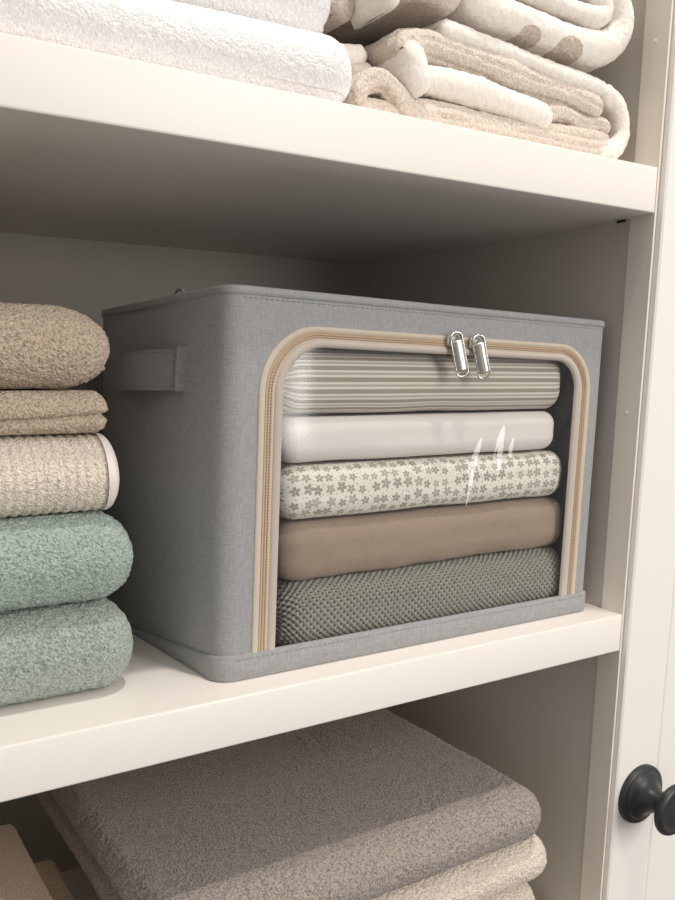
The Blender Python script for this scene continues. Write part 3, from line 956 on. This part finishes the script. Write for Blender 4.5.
# ------------------------------------------------------------------ plush baby blankets on the upper shelf (folded layers seen end-on)
def spline(pts, step):
    P = np.array(pts, float); out = []
    for i in range(len(P) - 1):
        p0, p1, p2, p3 = P[max(i - 1, 0)], P[i], P[i + 1], P[min(i + 2, len(P) - 1)]
        n = max(2, int(np.linalg.norm(p2 - p1) / step))
        for t in np.linspace(0, 1, n, endpoint=False):
            out.append(0.5 * (2 * p1 + (p2 - p0) * t + (2 * p0 - 5 * p1 + 4 * p2 - p3) * t * t + (3 * p1 - p0 - 3 * p2 + p3) * t ** 3))
    out.append(P[-1])
    return np.array(out)
def layer(pts, th, y0, y1, seed, amp=0.0008, step=0.0013, grooves=0):
    """a soft layer following an x-z path, running back from y0 to y1, with a rounded front edge"""
    Q = spline(pts, step)
    n = len(Q)
    T_ = np.gradient(Q, axis=0); T_ /= np.linalg.norm(T_, axis=1)[:, None]
    Nn = np.column_stack([-T_[:, 1], T_[:, 0]])
    s = np.concatenate([[0], np.cumsum(np.linalg.norm(np.diff(Q, axis=0), axis=1))])
    h = th / 2
    e = np.minimum(s, s[-1] - s)
    prof = h * np.sqrt(np.clip(1 - (1 - np.clip(e / h, 0, 1)) ** 2, 0.0, 1))
    prof = np.maximum(prof, h * 0.05)
    ry = min(0.9 * h, 0.012)
    lp = []
    yb = [y1]
    y = y0 + ry
    ys = [y]; d = 0.0018
    while ys[-1] + d < y1: ys.append(ys[-1] + d); d = min(d * 1.12, 0.02)
    ys.append(y1)
    for yv in ys[::-1]: lp.append((yv, -1.0))
    na = max(8, int(PI * h / 0.0016))
    for a in np.linspace(-PI / 2, PI / 2, na)[1:-1]: lp.append((y0 + ry - ry * math.cos(a), math.sin(a)))
    for yv in ys: lp.append((yv, 1.0))
    lp = np.array(lp); m = len(lp)
    P = np.zeros((n, m, 3)); N = np.zeros((n, m, 3))
    off = prof[:, None] * lp[None, :, 1]
    endy = (1 - prof / h) * 0.006
    P[:, :, 0] = Q[:, None, 0] + Nn[:, None, 0] * off
    P[:, :, 2] = Q[:, None, 1] + Nn[:, None, 1] * off
    P[:, :, 1] = lp[None, :, 0] + endy[:, None]
    cn = np.where(lp[:, 0] < y0 + ry, np.clip((y0 + ry - lp[:, 0]) / ry, 0, 1), 0)
    N[:, :, 1] = -cn[None, :]
    N[:, :, 0] = Nn[:, None, 0] * lp[None, :, 1]; N[:, :, 2] = Nn[:, None, 1] * lp[None, :, 1]
    P = P.reshape(-1, 3); N = N.reshape(-1, 3)
    N /= np.maximum(np.linalg.norm(N, axis=1), 1e-6)[:, None]
    P = P + N * (vnoise(P, 0.03, seed) * 0.0016)[:, None]
    if grooves:
        ph = np.tile(lp[:, 1], n) + vnoise(P, 0.03, seed + 9) * 0.15
        P = P - N * (0.0016 * np.clip(np.cos(ph * PI * grooves), 0, 1) ** 3 * (np.tile(cn, n) > 0.25))[:, None]
    P = terry(P, N, amp, seed + 4, 0.0024)
    F = grid_faces(n, m)
    return P, F[:, ::-1]
def blanket(name, label, layers, mats, org, group):
    Vs, Fs, Ms, off = [], [], [], 0
    for (P, F), mi in layers:
        Vs.append(P); Fs.append(F + off); Ms.append(np.full(len(F), mi)); off += len(P)
    V = np.concatenate(Vs)
    V[:, 2] = np.maximum(V[:, 2], 0.3973)
    o = mesh(name, V, np.concatenate(Fs), mats, None, org, matidx=np.concatenate(Ms))
    return tag(o, label, 'blanket', group)
GP = 'plush blankets on the upper shelf'
A = [(-0.2904, 0.4060), (-0.2871, 0.4185), (-0.2719, 0.4255), (-0.2590, 0.4195), (-0.2433, 0.4085), (-0.2153, 0.4055), (-0.1657, 0.4060), (-0.1119, 0.4060), (-0.0533, 0.4075), (-0.0255, 0.4130), (-0.0155, 0.4270), (-0.0235, 0.4455), (-0.0460, 0.4565), (-0.0830, 0.4595), (-0.1250, 0.4620), (-0.1848, 0.4670), (-0.2200, 0.4685)]
Lr = [
    (layer(A[:6], 0.0165, 0.022, 0.30, 301, grooves=2.0), 1),
    (layer([(-0.2480, 0.4070), (-0.2250, 0.4085), (-0.1657, 0.4100), (-0.1119, 0.4098), (-0.0533, 0.4095), (-0.0240, 0.4110)], 0.0235, 0.0225, 0.30, 302, grooves=3.0), 1),
    (layer(A[8:13], 0.0150, 0.0225, 0.30, 305), 0),
    (layer(A[11:], 0.0130, 0.0235, 0.30, 307), 0),
    (layer([(-0.2904, 0.4060), (-0.2700, 0.4080), (-0.2450, 0.4065)], 0.014, 0.026, 0.30, 309), 1),
    (layer([(-0.2560, 0.4470), (-0.2480, 0.4420), (-0.2419, 0.4300), (-0.2330, 0.4250)], 0.0220, 0.016, 0.30, 311), 0),
    (layer([(-0.2400, 0.4300), (-0.2276, 0.4325), (-0.2181, 0.4330), (-0.1872, 0.4325), (-0.1461, 0.4290), (-0.1050, 0.4235)], 0.0200, 0.020, 0.30, 315), 0),
    (layer([(-0.2564, 0.4423), (-0.2495, 0.4512), (-0.2308, 0.4560), (-0.2074, 0.4550), (-0.168, 0.4525), (-0.1146, 0.4485), (-0.0750, 0.4450), (-0.0420, 0.4400)], 0.0220, 0.0235, 0.30, 321, grooves=2.2), 1),
    (layer([(-0.1100, 0.4290), (-0.0850, 0.4320), (-0.0640, 0.4280), (-0.0450, 0.4300), (-0.030, 0.4270)], 0.0150, 0.0245, 0.30, 325, grooves=2.0), 1),
    (layer([(-0.1300, 0.4170), (-0.0800, 0.4180), (-0.0550, 0.4200), (-0.0310, 0.4190)], 0.0120, 0.0255, 0.30, 327), 1),
    (layer([(-0.2900, 0.4250), (-0.2800, 0.4330), (-0.2620, 0.4370)], 0.0140, 0.045, 0.30, 331), 1),
    (layer([(-0.3000, 0.4350), (-0.2900, 0.4440), (-0.2650, 0.4480)], 0.0150, 0.050, 0.30, 333), 0),
    (layer([(-0.2300, 0.4420), (-0.1800, 0.4400), (-0.1200, 0.4350)], 0.0120, 0.035, 0.30, 335), 0),
]
blanket('folded_blanket', 'beige and cream plush blanket folded in soft layers at the right of the upper shelf', Lr, [M['plush_plain'], M['plush_beige']], (-0.16, 0.03, 0.397), GP)
Lr = [
    (layer([(-0.2050, 0.4960), (-0.1750, 0.4910), (-0.1250, 0.4862), (-0.0800, 0.4838), (-0.0430, 0.4890), (-0.0290, 0.5050), (-0.0350, 0.5250), (-0.0580, 0.5390), (-0.1000, 0.5450), (-0.1700, 0.5450)], 0.0265, 0.018, 0.30, 401), 0),
    (layer([(-0.1900, 0.5130), (-0.1288, 0.5090), (-0.0843, 0.5060), (-0.0600, 0.5060), (-0.0500, 0.5140), (-0.0620, 0.5220), (-0.0974, 0.5260), (-0.17, 0.5270)], 0.0150, 0.020, 0.30, 405), 0),
    (layer([(-0.2600, 0.4830), (-0.2500, 0.4905), (-0.2400, 0.4930), (-0.2200, 0.4915), (-0.2020, 0.4900)], 0.0240, 0.0200, 0.30, 411), 1),
    (layer([(-0.2770, 0.5100), (-0.2720, 0.4950), (-0.2690, 0.4800), (-0.2680, 0.4680)], 0.0150, 0.016, 0.06, 415), 0),
    (layer([(-0.2560, 0.5120), (-0.2300, 0.5150), (-0.1900, 0.5120)], 0.0260, 0.026, 0.30, 417), 1),
    (layer([(-0.2850, 0.4980), (-0.2760, 0.4930), (-0.2640, 0.4870)], 0.0200, 0.062, 0.30, 419), 1),
    (layer([(-0.2920, 0.4710), (-0.2860, 0.4760), (-0.2760, 0.4790)], 0.0180, 0.050, 0.30, 421), 1),
    (layer([(-0.2910, 0.4900), (-0.2870, 0.4970), (-0.2800, 0.5000)], 0.0180, 0.050, 0.30, 423), 0),
]
blanket('folded_blanket', 'cream plush blanket with brown spots rolled on top of the beige one', Lr, [M['plush'], M['plush_beige']], PLUSH_ORIGIN, GP)
